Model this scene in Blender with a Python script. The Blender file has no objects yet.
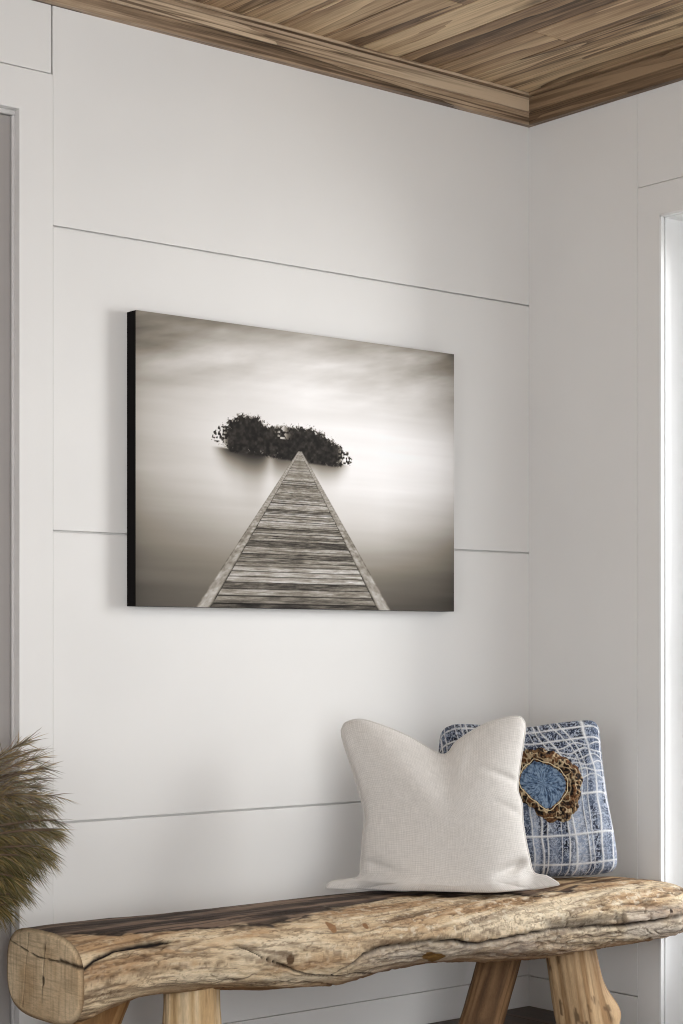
import bpy, bmesh, math, random
import numpy as np
from mathutils import Vector

C = bpy.context.scene.collection
SC = bpy.context.scene

# ------------------------------------------------------------------ camera, light, exposure
YAW = math.radians(50.6046)                     # view direction in plan, from +X (back wall runs along X, right wall along Y)
cam_d = bpy.data.cameras.new('camera')
cam = bpy.data.objects.new('camera', cam_d); C.objects.link(cam)
cam.location = (-3.81656, -3.78062, 1.05)
cam.rotation_euler = (math.radians(90), 0, YAW - math.radians(90))
cam_d.sensor_width = 36; cam_d.sensor_fit = 'AUTO'
cam_d.lens = 1822 / 1024 * 36
cam_d.shift_y = 136 / 1024
cam_d.clip_start = 0.05
SC.camera = cam
SC.cycles.filter_width = 1.1

SC.view_settings.view_transform = 'Standard'
SC.view_settings.look = 'None'
SC.view_settings.gamma = 1
SC.view_settings.use_curve_mapping = False
SC.view_settings.exposure = -0.08

world = bpy.data.worlds.new('daylight'); SC.world = world
world.use_nodes = True
world.node_tree.nodes['Background'].inputs['Color'].default_value = (0.93, 0.96, 1.0, 1)
world.node_tree.nodes['Background'].inputs['Strength'].default_value = 3.4


def area(name, loc, target, sx, sy, power, col):
    d = bpy.data.lights.new(name, 'AREA'); d.shape = 'RECTANGLE'
    d.size = sx; d.size_y = sy; d.energy = power; d.color = col
    o = bpy.data.objects.new(name, d); C.objects.link(o); o.location = loc
    o.rotation_euler = (Vector(target) - Vector(loc)).to_track_quat('-Z', 'Y').to_euler()
    return o


# daylight through the big window in the wall behind the camera, and through the glazed door on the right
area('front_window_daylight', (-3.3, -4.78, 1.25), (-2.4, 0, 1.15), 2.2, 2.1, 64, (0.985, 0.993, 1.0))
area('glazed_door_daylight', (1.7, -2.0, 1.75), (-1.4, 0, 1.2), 0.9, 1.4, 74, (0.985, 0.99, 0.985))
area('left_fill_light', (-4.64, -2.7, 1.45), (0, -2.0, 1.2), 1.5, 1.6, 21, (0.985, 0.993, 1.0))  # added fill lamp, lifts the right wall and the bench end


# ------------------------------------------------------------------ numpy noise
def _h(ix, iy, iz, s):
    with np.errstate(over='ignore'):
        h = (ix.astype(np.uint32) * np.uint32(73856093)) ^ (iy.astype(np.uint32) * np.uint32(19349663)) \
            ^ (iz.astype(np.uint32) * np.uint32(83492791)) ^ np.uint32((s * 2654435761) & 0xffffffff)
        h ^= h >> np.uint32(15); h *= np.uint32(2246822519)
        h ^= h >> np.uint32(13); h *= np.uint32(3266489917)
        h ^= h >> np.uint32(16)
    return h.astype(np.float64) / 4294967295.0


def vn(x, y, z=None, s=0):
    x = np.asarray(x, float); y = np.asarray(y, float)
    z = np.zeros_like(x) if z is None else np.asarray(z, float)
    x, y, z = np.broadcast_arrays(x, y, z)
    fx, fy, fz = np.floor(x), np.floor(y), np.floor(z)
    ix, iy, iz = fx.astype(np.int64), fy.astype(np.int64), fz.astype(np.int64)
    tx, ty, tz = x - fx, y - fy, z - fz
    tx = tx * tx * (3 - 2 * tx); ty = ty * ty * (3 - 2 * ty); tz = tz * tz * (3 - 2 * tz)
    r = 0
    for a in (0, 1):
        for b in (0, 1):
            for c in (0, 1):
                r = r + _h(ix + a, iy + b, iz + c, s) * (tx if a else 1 - tx) * (ty if b else 1 - ty) * (tz if c else 1 - tz)
    return r


def fbm(x, y, z=None, s=0, o=4, g=0.5):
    x = np.asarray(x, float); y = np.asarray(y, float)
    z = np.zeros_like(x) if z is None else np.asarray(z, float)
    t = 0; a = 1; n = 0
    for k in range(o):
        t = t + a * vn(x * 2 ** k, y * 2 ** k, z * 2 ** k, s + 17 * k); n += a; a *= g
    return t / n


def sstep(a, b, x):
    t = np.clip((x - a) / (b - a), 0, 1)
    return t * t * (3 - 2 * t)


def lin(c):
    c = np.asarray(c, float) / 255.0
    return np.where(c <= 0.04045, c / 12.92, ((c + 0.055) / 1.055) ** 2.4)


def mixc(a, b, t):
    return a + (b - a) * np.asarray(t)[..., None]


# ------------------------------------------------------------------ mesh helpers
def link_mesh(name, me, mat=None, parent=None, smooth=True):
    o = bpy.data.objects.new(name, me); C.objects.link(o)
    if mat: me.materials.append(mat)
    if parent: o.parent = parent
    if smooth: me.shade_smooth()
    return o


def np_mesh(name, V, F, mat=None, parent=None, col=None, smooth=True, uv=None):
    me = bpy.data.meshes.new(name)
    V = np.asarray(V, np.float32); 
    if isinstance(F, np.ndarray):
        n, k = F.shape
        me.vertices.add(len(V)); me.vertices.foreach_set('co', V.ravel())
        me.loops.add(n * k); me.loops.foreach_set('vertex_index', F.astype(np.int32).ravel())
        me.polygons.add(n)
        me.polygons.foreach_set('loop_start', np.arange(0, n * k, k, dtype=np.int32))
        me.polygons.foreach_set('loop_total', np.full(n, k, np.int32))
        me.update(calc_edges=True)
    else:
        me.from_pydata([tuple(map(float, v)) for v in V], [], F)
    me.validate()
    if col is not None:
        at = me.color_attributes.new('Col', 'FLOAT_COLOR', 'POINT')
        c4 = np.ones((len(V), 4), np.float32); c4[:, :3] = col
        at.data.foreach_set('color', c4.ravel())
    if uv is not None:
        at = me.attributes.new('puv', 'FLOAT_VECTOR', 'POINT')
        u3 = np.zeros((len(V), 3), np.float32); u3[:, :2] = uv
        at.data.foreach_set('vector', u3.ravel())
    return link_mesh(name, me, mat, parent, smooth)


def grid_faces(nu, nv, base=0, flip=False):
    i, j = np.meshgrid(np.arange(nu - 1), np.arange(nv - 1), indexing='ij')
    a = (base + i * nv + j).ravel()
    q = np.stack([a, a + nv, a + nv + 1, a + 1], 1)
    return q[:, ::-1] if flip else q


def ring_faces(n, m, base=0):
    i, j = np.meshgrid(np.arange(n - 1), np.arange(m), indexing='ij')
    a = (base + i * m + j).ravel(); b = (base + i * m + (j + 1) % m).ravel()
    return np.stack([a, b, b + m, a + m], 1)


class Boxes:
    def __init__(self): self.V = []; self.F = []; self.A = []
    def box(self, x0, x1, y0, y1, z0, z1, a=0.0):
        b = len(self.V)
        self.V += [(x0, y0, z0), (x1, y0, z0), (x1, y1, z0), (x0, y1, z0), (x0, y0, z1), (x1, y0, z1), (x1, y1, z1), (x0, y1, z1)]
        self.F += [(b, b + 3, b + 2, b + 1), (b + 4, b + 5, b + 6, b + 7), (b, b + 1, b + 5, b + 4), (b + 1, b + 2, b + 6, b + 5),
                   (b + 2, b + 3, b + 7, b + 6), (b + 3, b, b + 4, b + 7)]
        self.A += [a] * 8
        return self
    def slab(self, pts, lo, hi, axis):
        # an outline extruded along x or y; pts are (other axis, z), one continuous face
        b = len(self.V); n = len(pts)
        for d in (lo, hi):
            for (u, z) in pts: self.V.append((u, d, z) if axis == 'y' else (d, u, z))
        self.F += [tuple(range(b, b + n)), tuple(range(b + 2 * n - 1, b + n - 1, -1))]
        self.F += [(b + k, b + n + k, b + n + (k + 1) % n, b + (k + 1) % n) for k in range(n)]
        self.A += [0.0] * (2 * n)
        return self
    def build(self, name, mat, parent=None, bevel=0.0015, seg=2):
        me = bpy.data.meshes.new(name); me.from_pydata(self.V, [], self.F)
        q = bmesh.new(); q.from_mesh(me); bmesh.ops.recalc_face_normals(q, faces=q.faces); q.to_mesh(me); q.free()
        at = me.attributes.new('pid', 'FLOAT', 'POINT'); at.data.foreach_set('value', self.A)
        o = link_mesh(name, me, mat, parent, smooth=False)
        if bevel:
            m = o.modifiers.new('bevel', 'BEVEL'); m.width = bevel; m.segments = seg; m.limit_method = 'ANGLE'
        return o


def struct(o):
    o['kind'] = 'structure'; return o


def thing(name, label, cat, loc=(0, 0, 0), group=None):
    o = bpy.data.objects.new(name, None); C.objects.link(o); o.location = loc
    o.empty_display_size = 0.1
    o['label'] = label; o['category'] = cat
    if group: o['group'] = group
    return o


# ------------------------------------------------------------------ materials
class NT:
    def __init__(self, name):
        self.m = bpy.data.materials.new(name); self.m.use_nodes = True
        self.t = self.m.node_tree; self.b = self.t.nodes['Principled BSDF']
    def n(self, typ, **k):
        nd = self.t.nodes.new(typ)
        for a, b in k.items():
            if a in nd.inputs.keys() if hasattr(nd.inputs, 'keys') else False: self.set(nd, a, b)
            else: setattr(nd, a, b)
        return nd
    def set(self, nd, i, v):
        if hasattr(v, 'is_output') or isinstance(v, bpy.types.NodeSocket): self.t.links.new(v, nd.inputs[i])
        else: nd.inputs[i].default_value = v
    def math(self, op, a, b=None, c=None):
        nd = self.t.nodes.new('ShaderNodeMath'); nd.operation = op
        self.set(nd, 0, a)
        if b is not None: self.set(nd, 1, b)
        if c is not None: self.set(nd, 2, c)
        return nd.outputs[0]
    def noise(self, vec, scale, detail=4, rough=0.5, dist=0.0):
        nd = self.t.nodes.new('ShaderNodeTexNoise')
        self.set(nd, 'Vector', vec); nd.inputs['Scale'].default_value = scale; nd.inputs['Detail'].default_value = detail
        nd.inputs['Roughness'].default_value = rough; nd.inputs['Distortion'].default_value = dist
        return nd.outputs[0]
    def mapping(self, vec, scale=(1, 1, 1), loc=(0, 0, 0), rot=(0, 0, 0)):
        nd = self.t.nodes.new('ShaderNodeMapping'); self.set(nd, 'Vector', vec)
        nd.inputs['Scale'].default_value = scale; self.set(nd, 'Location', loc); nd.inputs['Rotation'].default_value = rot
        return nd.outputs[0]
    def ramp(self, fac, stops):
        nd = self.t.nodes.new('ShaderNodeValToRGB'); self.set(nd, 0, fac)
        e = nd.color_ramp.elements
        while len(e) < len(stops): e.new(0.5)
        for k, (p, c) in enumerate(stops):
            e[k].position = p; e[k].color = tuple(c) + (1,) if len(c) == 3 else c
        return nd.outputs[0]
    def mix(self, typ, fac, a, b):
        nd = self.t.nodes.new('ShaderNodeMix'); nd.data_type = 'RGBA'; nd.blend_type = typ
        self.set(nd, 0, fac); self.set(nd, 6, a); self.set(nd, 7, b)
        return nd.outputs[2]
    def bump(self, h, strength, dist):
        nd = self.t.nodes.new('ShaderNodeBump'); self.set(nd, 'Height', h)
        nd.inputs['Strength'].default_value = strength; nd.inputs['Distance'].default_value = dist
        self.t.links.new(nd.outputs[0], self.b.inputs['Normal'])
    def base(self, c): self.set(self.b, 'Base Color', c)
    def rough(self, r): self.set(self.b, 'Roughness', r)
    def obj(self): return self.t.nodes.new('ShaderNodeTexCoord').outputs['Object']
    def attr(self, name, out='Color'):
        nd = self.t.nodes.new('ShaderNodeAttribute'); nd.attribute_name = name; return nd.outputs[out]


def rgba(c): return tuple(float(v) for v in lin(c)) + (1.0,)


def paint(name, c, rough=0.5):
    t = NT(name); p = t.obj()
    n = t.noise(p, 3.0, 3)
    t.base(t.ramp(n, [(0.3, rgba([v * 0.985 for v in c])), (0.7, rgba(c))]))
    t.rough(rough); t.b.inputs['Specular IOR Level'].default_value = 0.3
    t.bump(t.noise(t.mapping(p, (1, 1, 0.35)), 160, 3), 0.05, 0.001)
    return t.m


def wood(name, axis, dark, mid, light, sc=1.0, rough=0.55, knots=True, linestr=0.95):
    """boards: grain runs along `axis` (0=x, 1=y); the 'pid' attribute gives every board its own figure and tone"""
    t = NT(name); p = t.obj(); pid = t.attr('pid', 'Fac')
    off = t.n('ShaderNodeCombineXYZ'); t.set(off, 0, t.math('MULTIPLY', pid, 7.31)); t.set(off, 1, t.math('MULTIPLY', pid, 3.77)); t.set(off, 2, t.math('MULTIPLY', pid, 11.9))
    ad = t.n('ShaderNodeVectorMath'); ad.operation = 'ADD'; t.set(ad, 0, p); t.set(ad, 1, off.outputs[0]); q = ad.outputs[0]
    st = (0.34, 3.6, 3.6) if axis == 0 else (3.6, 0.34, 3.6)
    warp = t.noise(t.mapping(q, tuple(s * 0.55 for s in st)), 1.0 * sc, 2, 0.5, 0.6)          # slow swing of the figure
    lng = t.mapping(q, st)
    sep = t.n('ShaderNodeSeparateXYZ'); t.set(sep, 0, lng)
    cross = sep.outputs[1] if axis == 0 else sep.outputs[0]
    ph = t.math('ADD', t.math('MULTIPLY', cross, 2.6 * sc), t.math('MULTIPLY', warp, 9.5))
    ph = t.math('ADD', ph, t.math('MULTIPLY', sep.outputs[2], 3.0))
    ph = t.math('ADD', ph, t.math('MULTIPLY', t.noise(lng, 3.0 * sc, 3, 0.6), 1.3))
    ring = t.math('FRACT', ph)
    fine = t.noise(t.mapping(q, tuple(s * 7 for s in st)), 1.6 * sc, 4, 0.65)
    broad = t.noise(lng, 0.8 * sc, 3, 0.55, 0.8)
    tone = t.math('ADD', t.math('MULTIPLY', ring, 0.36), t.math('MULTIPLY', broad, 0.85))
    tone = t.math('ADD', tone, t.math('MULTIPLY', t.math('SUBTRACT', fine, 0.5), 0.6))
    tone = t.math('ADD', tone, t.math('MULTIPLY', t.math('SUBTRACT', t.math('FRACT', t.math('MULTIPLY', pid, 5.37)), 0.5), 0.55))
    hair = t.noise(t.mapping(q, tuple(s * (60 if s > 1 else 9) for s in st)), 1.0, 3, 0.7)
    tone = t.math('ADD', tone, t.math('MULTIPLY', t.math('SUBTRACT', hair, 0.5), 0.75))
    col = t.ramp(tone, [(0.22, rgba(dark)), (0.55, rgba(mid)), (0.95, rgba(light))])
    line = t.ramp(ring, [(0.0, (0.22, 0.2, 0.18)), (0.06, (0.55, 0.52, 0.5)), (0.16, (1, 1, 1)), (0.95, (1, 1, 1)), (1.0, (0.6, 0.6, 0.6))])
    lm = t.ramp(t.noise(lng, 1.4, 2), [(0.42, (0, 0, 0)), (0.6, (1, 1, 1))])
    col = t.mix('MULTIPLY', t.math('MULTIPLY', lm, linestr), col, line)
    ridge = t.math('ABSOLUTE', t.math('SUBTRACT', t.noise(t.mapping(q, tuple(s * (9 if s > 1 else 1.5) for s in st)), 1.0, 3, 0.6, 0.5), 0.5))
    dl = t.ramp(ridge, [(0.0, (0.22, 0.19, 0.17)), (0.016, (0.42, 0.38, 0.35)), (0.044, (1, 1, 1))])
    col = t.mix('MULTIPLY', t.math('MULTIPLY', t.ramp(t.noise(lng, 1.1, 2), [(0.40, (0, 0, 0)), (0.56, (1, 1, 1))]), linestr), col, dl)
    if knots:
        v = t.n('ShaderNodeTexVoronoi'); v.feature = 'F1'
        kk = t.mapping(q, (1.6, 5.5, 1) if axis == 0 else (5.5, 1.6, 1))
        t.set(v, 'Vector', kk); v.inputs['Scale'].default_value = 1.25
        kn = t.ramp(t.math('ADD', v.outputs['Distance'], t.math('MULTIPLY', t.math('SUBTRACT', t.noise(p, 25, 3), 0.5), 0.12)), [(0.05, (0.14, 0.12, 0.1)), (0.12, (0.5, 0.47, 0.44)), (0.2, (1, 1, 1))])
        col = t.mix('MULTIPLY', 0.85, col, kn)
    t.base(col); t.rough(rough)
    t.bump(t.math('ADD', t.math('MULTIPLY', ring, 0.4), fine), 0.25, 0.003)
    return t.m


def vcol(name, rough=0.7, fine=0.25, fscale=180, bump=0.3, bdist=0.002, spec=0.3, fstretch=(1, 1, 1), sheen=0):
    """colour carried by the mesh itself, broken up by fine noise"""
    t = NT(name); p = t.obj(); c = t.attr('Col')
    n = t.noise(t.mapping(p, fstretch), fscale, 4, 0.6)
    k = t.ramp(n, [(0.25, (1 - fine,) * 3), (0.75, (1 + 0,) * 3)])
    t.base(t.mix('MULTIPLY', 1.0, c, k) if fine > 0 else c)
    t.rough(rough); t.b.inputs['Specular IOR Level'].default_value = spec
    if bump: t.bump(n, bump, bdist)
    if sheen: t.b.inputs['Sheen Weight'].default_value = sheen
    return t.m


M_wall = paint('white_wall_paint', (228, 226, 223))
M_wall_r = M_wall
M_far = paint('taupe_wall_paint', (150, 144, 138))
M_jamb = paint('white_gloss_paint', (236, 236, 235), 0.4)
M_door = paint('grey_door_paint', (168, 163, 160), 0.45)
M_ceil = wood('ceiling_boards', 1, (84, 63, 45), (168, 138, 106), (222, 196, 158))
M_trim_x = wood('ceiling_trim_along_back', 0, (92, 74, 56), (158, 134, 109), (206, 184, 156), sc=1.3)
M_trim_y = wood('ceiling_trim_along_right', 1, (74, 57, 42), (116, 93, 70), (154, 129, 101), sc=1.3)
M_floor = wood('dark_floor_boards', 1, (34, 22, 15), (62, 42, 30), (86, 62, 45), rough=0.45)
M_log = vcol('weathered_log', 0.75, 0.28, 1.0, 0.5, 0.003, 0.2, (60, 420, 420))
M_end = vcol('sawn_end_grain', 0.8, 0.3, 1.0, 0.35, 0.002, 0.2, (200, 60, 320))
M_leg = vcol('peeled_leg_wood', 0.7, 0.25, 1.0, 0.4, 0.002, 0.25, (300, 300, 45))
M_print = vcol('canvas_print', 0.75, 0.04, 900, 0.08, 0.0004, 0.15)
M_blue = vcol('patterned_blue_cloth', 0.85, 0.3, 520, 0.4, 0.001, 0.15, sheen=0.1)
M_frill = vcol('brown_frilled_cloth', 0.85, 0.3, 400, 0.4, 0.001, 0.2)
M_pine = vcol('pine_needles', 0.65, 0.15, 90, 0.0, 0.001, 0.3)

# ------------------------------------------------------------------ setting
CEIL = 2.665
ROOMX, ROOMY = -4.7, -4.85
b = Boxes(); rnd = random.Random(5)
y = -0.0
for k in range(60):                                    # dark floor boards, joints along Y
    x1 = 0.14 - k * 0.14; x0 = x1 - 0.1385
    if x1 < ROOMX: break
    x0 = max(x0, ROOMX)
    ys = [0.14, -0.8 - rnd.random() * 1.6, -3.0 - rnd.random(), ROOMY]
    for i in range(3): b.box(x0, x1, ys[i + 1] + 0.0008, ys[i] - 0.0008, -0.02, 0.0, rnd.random())
b.box(ROOMX - .12, .158, ROOMY - .12, .14, -0.06, -0.0195, 0.3)
struct(b.build('floor', M_floor, bevel=0.001))

b = Boxes(); rnd = random.Random(11)
W = 0.135
for k in range(-1, 40):
    x1 = -0.13 - (k - 0) * W; x0 = x1 - W + 0.004
    if x1 < ROOMX: break
    x1 = x1 if k >= 0 else 0.14; x0 = max(x0, ROOMX)
    if k == 1: ys = [0.14, -0.41, -2.4, ROOMY]
    else: ys = [0.14, -0.35 - rnd.random() * 1.5, -2.6 - rnd.random() * 1.2, ROOMY]
    for i in range(3): b.box(x0, x1, ys[i + 1] + 0.001, ys[i] - 0.001, CEIL, CEIL + 0.02, rnd.random())
b.box(ROOMX - .12, .16, ROOMY - .12, .14, CEIL + 0.0195, CEIL + 0.08, 0.5)
struct(b.build('ceiling', M_ceil, bevel=0.0012))

# back wall: horizontal boards with open joints, door casing on the left
OX, OH = -1.6913, 2.3133                              # door opening: its right edge and its head
b = Boxes()
g = 0.0022
zs = [0.0905, 0.633, 1.328, 2.053, CEIL]
for i in range(4): b.box(-1.600 + 0.0012, 0.011, 0.0, 0.010, zs[i] + (g if i else 0.0015), zs[i + 1] - (g if i < 3 else 0))
b.box(-1.600 + 0.0012, 0.011, 0.0, 0.010, 0, zs[0])
b.box(-1.600 + 0.0012, 0.12, 0.012, 0.14, 0, CEIL)
b.box(ROOMX, -2.58, 0.02, 0.139, 0, CEIL)
b.box(-2.60, -1.60, 0.075, 0.139, -0.01, CEIL)
b.slab([(-2.67, 0), (-2.58, 0), (-2.58, OH), (OX, OH), (OX, 0), (-1.6012, 0), (-1.6012, 2.4115), (-2.67, 2.4115)], -0.004, 0.14, 'y')
b.box(ROOMX, -1.6012 - 0.002, 0.0, 0.14, 2.413 + 0.0015, CEIL)
for i in range(3): b.box(ROOMX, -2.672, 0.0, 0.012, zs[i] + g if i else 0, min(zs[i + 1] - g, 2.41))
b.box(ROOMX, -2.672, 0.0, 0.012, 2.053 + g, 2.41)
struct(b.build('wall_back', M_wall, bevel=0.0016))

# door in the back wall, set back behind a thin stop
b = Boxes()
b.box(OX - 0.009, OX, 0.014, 0.06, 0.0, OH - 0.012)
b.box(-2.58, OX, 0.014, 0.06, OH - 0.012, OH)
b.box(-2.58, -2.571, 0.014, 0.06, 0.0, OH - 0.012)
struct(b.build('trim_1', paint('door_stop_paint', (206, 203, 200), 0.45), bevel=0.003))
b = Boxes()
dl, dr, dt = -2.569, OX - 0.011, OH - 0.014
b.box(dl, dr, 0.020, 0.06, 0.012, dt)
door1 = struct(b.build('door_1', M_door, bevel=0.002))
hb = bmesh.new()
bmesh.ops.create_cone(hb, cap_ends=True, segments=24, radius1=0.027, radius2=0.025, depth=0.012)
bmesh.ops.create_uvsphere(hb, u_segments=24, v_segments=14, radius=0.028)
for v in hb.verts:
    if abs(v.co.z) <= 0.03 and (v.co.x ** 2 + v.co.y ** 2) < 1: pass
me = bpy.data.meshes.new('door_knob'); hb.to_mesh(me); hb.free()
tm = NT('brushed_metal'); tm.b.inputs['Metallic'].default_value = 1; tm.base((0.35, 0.33, 0.3, 1)); tm.rough(0.35)
kn = link_mesh('door_knob', me, tm.m, door1); kn.location = (-2.49, 0.010, 1.02); kn.rotation_euler = (math.radians(90), 0, 0)

# right wall with the tall opening of the glazed door
RY, RH = -0.499, 2.228
RY2 = -1.62
b = Boxes(); h = 0.0006
b.box(0.0, 0.010, -0.419 + h, 0.0, 0.0905, CEIL)
b.box(0.0, 0.010, -0.419 + h, 0.0, 0, 0.0905 - 0.003)
b.slab([(-0.419 - h, 0), (-0.419 - h, 2.317 - h), (RY2 - 0.08, 2.317 - h), (RY2 - 0.08, 0), (RY2, 0), (RY2, RH), (RY, RH), (RY, 0)], 0.0, 0.010, 'x')
b.box(0.0, 0.010, ROOMY, -0.419 - h, 2.317 + h, CEIL)
b.box(0.0, 0.010, ROOMY, RY2 - 0.08 - 2 * h, 0, 2.317 - h)
b.box(0.0105, 0.14, RY + 0.004, 0.0, 0, CEIL)
b.box(0.0105, 0.14, ROOMY, RY2 - 0.004, 0, CEIL)
b.box(0.0105, 0.14, RY2, RY, RH + 0.004, CEIL)
struct(b.build('wall_right', M_wall_r, bevel=0.0012))
# white lining of the opening
b = Boxes()
b.box(-0.003, 0.010, RY - 0.006, RY + 0.001, 0, RH + 0.001); b.box(-0.003, 0.010, RY2 - 0.001, RY2 + 0.006, 0, RH + 0.001); b.box(-0.003, 0.010, RY2, RY, RH - 0.006, RH + 0.001)
b.box(0.016, 0.16, RY - 0.006, RY + 0.003, 0, RH + 0.003); b.box(0.016, 0.16, RY2 - 0.003, RY2 + 0.006, 0, RH + 0.003); b.box(0.016, 0.16, RY2 + 0.006, RY - 0.006, RH - 0.006, RH + 0.003)
struct(b.build('trim_2', M_jamb, bevel=0.0012))
# glazed door
b = Boxes()
a0, a1 = RY2 + 0.008, RY - 0.008
for (u0, u1, z0, z1) in ((a0, a0 + 0.09, 0.01, RH - 0.01), (a1 - 0.09, a1, 0.01, RH - 0.01), (a0 + 0.09, a1 - 0.09, 0.01, 0.22), (a0 + 0.09, a1 - 0.09, RH - 0.12, RH - 0.01), (a0 + 0.09, a1 - 0.09, 1.05, 1.09)):
    b.box(0.115, 0.155, u0, u1, z0, z1)
door2 = struct(b.build('door_2', M_jamb, bevel=0.003))
tg = NT('clear_pane'); tr = tg.t.nodes.new('ShaderNodeBsdfTransparent'); gl = tg.t.nodes.new('ShaderNodeBsdfGlossy'); gl.inputs['Roughness'].default_value = 0.02
mx = tg.t.nodes.new('ShaderNodeMixShader'); mx.inputs[0].default_value = 0.07
tg.t.links.new(tr.outputs[0], mx.inputs[1]); tg.t.links.new(gl.outputs[0], mx.inputs[2])
tg.t.links.new(mx.outputs[0], tg.t.nodes['Material Output'].inputs['Surface'])
Boxes().box(0.132, 0.138, a0 + 0.085, a1 - 0.085, 0.215, RH - 0.115).build('pane', tg.m, door2, bevel=0)

# walls behind and beside the camera (out of view), the front one with its window opening
b = Boxes(); ly0, ly1 = -3.5, -1.9  # opening in the left wall added for the fill lamp
b.box(ROOMX - 0.12, ROOMX, ROOMY, ly0, 0, CEIL); b.box(ROOMX - 0.12, ROOMX, ly1, 0.14, 0, CEIL)
b.box(ROOMX - 0.12, ROOMX, ly0, ly1, 0, 0.6); b.box(ROOMX - 0.12, ROOMX, ly0, ly1, 2.3, CEIL)
struct(b.build('wall_left', M_far))
b = Boxes()
b.box(ROOMX - 0.09, ROOMX - 0.03, ly0, ly1, 0.6, 0.65); b.box(ROOMX - 0.09, ROOMX - 0.03, ly0, ly1, 2.25, 2.3)
for yy in (ly0, (ly0 + ly1) / 2 - 0.025, ly1 - 0.05): b.box(ROOMX - 0.09, ROOMX - 0.03, yy, yy + 0.05, 0.6, 2.3)
struct(b.build('added_window', M_jamb))  # unseen window frame, added to go with the left fill lamp
b = Boxes(); wx0, wx1, wz0, wz1 = -4.45, -2.15, 0.15, 2.35
b.box(ROOMX, wx0, ROOMY - 0.12, ROOMY, 0, CEIL); b.box(wx1, 0.14, ROOMY - 0.12, ROOMY, 0, CEIL)
b.box(wx0, wx1, ROOMY - 0.12, ROOMY, 0, wz0); b.box(wx0, wx1, ROOMY - 0.12, ROOMY, wz1, CEIL)
struct(b.build('wall_front', M_far))
b = Boxes()
b.box(wx0, wx1, ROOMY - 0.09, ROOMY - 0.03, wz0, wz0 + 0.05); b.box(wx0, wx1, ROOMY - 0.09, ROOMY - 0.03, wz1 - 0.05, wz1)
for xx in (wx0, (wx0 + wx1) / 2 - 0.025, wx1 - 0.05): b.box(xx, xx + 0.05, ROOMY - 0.09, ROOMY - 0.03, wz0, wz1)
struct(b.build('window_1', M_jamb))
# pale paving outside the glazed door
b = Boxes(); b.box(0.16, 6, -6, 3, -0.12, -0.03); struct(b.build('ground', paint('pale_paving', (205, 203, 198), 0.8), bevel=0))

# ceiling trim boards
def trim(name, mat, along):
    bb = Boxes(); L = 4.7
    # lower face board, thin recessed line, upper lip against the ceiling
    for (t, z0, z1, a) in ((0.022, 2.576, 2.612, 0.1), (0.026, 2.6125, 2.647, 0.55), (0.016, 2.647, 2.657, 0.9), (0.034, 2.657, CEIL, 0.35)):
        if along == 'x': bb.box(ROOMX, 0.006, -t, 0.006, z0, z1, a)
        else: bb.box(-t, 0.006, ROOMY, -t + 0.0006, z0, z1, a)
    return struct(bb.build(name, mat, bevel=0.0012))
trim('trim_3', M_trim_x, 'x')
trim('trim_4', M_trim_y, 'y')

# ------------------------------------------------------------------ canvas picture
cL, cR, cB, cT, cD = -1.392, -0.337, 1.152, 1.872, 0.04
NU, NV = 620, 430
U, Vv = np.meshgrid(np.linspace(0, 1, NU), np.linspace(0, 1, NV), indexing='ij')
rows = [0, .12, .25, .35, .45, .55, .65, .8, .9, 1.0]
tab = np.array([[78, 86, 86, 78, 70], [97, 114, 124, 112, 88], [124, 156, 176, 174, 136], [150, 186, 205, 212, 186], [168, 206, 226, 234, 218],
                [175, 214, 233, 240, 230], [178, 216, 233, 238, 224], [163, 205, 221, 215, 180], [138, 188, 203, 190, 145], [102, 148, 168, 156, 112]], float)
cols = [0, .25, .5, .75, 1]
tmp = np.stack([np.interp(Vv[0], rows, tab[:, k]) for k in range(5)], 0)
tone = np.zeros_like(U)
for j in range(NV): tone[:, j] = np.interp(U[:, 0], cols, tmp[:, j])
edge = np.minimum(U, 1 - U)
tone -= 26 * np.exp(-edge / 0.03) * 0.6
cl = fbm(U * 5 + 0.8 * Vv, Vv * 16 - 4 * U, s=3, o=5)
tone += (cl - 0.5) * 120 * sstep(0.66, 0.95, Vv) * (0.5 + 0.5 * np.abs(U - 0.45) * 2)
tone += (fbm(U * 3, Vv * 30, s=9, o=3) - 0.5) * 14
# reflection streaks under the island
isl_x = (U - 0.215) / (0.64 - 0.215)
base = 0.563 - 0.028 * isl_x
ref = sstep(-.02, .12, isl_x) * (1 - sstep(.88, 1.02, isl_x)) * sstep(.004, -.006, Vv - base)
rl_ = .022 + .05 * np.exp(-((isl_x - .27) / .17) ** 2) + .03 * np.exp(-((isl_x - .52) / .08) ** 2) + .008 * vn(U * 40, U * 0, s=5) + .022 * np.exp(-((isl_x - .8) / .12) ** 2)
ref *= np.exp(-(np.maximum(base - Vv, 0) / rl_) ** 1.3) * (.72 + .28 * np.exp(-((isl_x - .28) / .2) ** 2))
ref *= 1 - 0.45 * np.exp(-((isl_x - 0.41) / 0.035) ** 2)
tone = tone * (1 - 0.9 * np.clip(ref, 0, 1))
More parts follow.
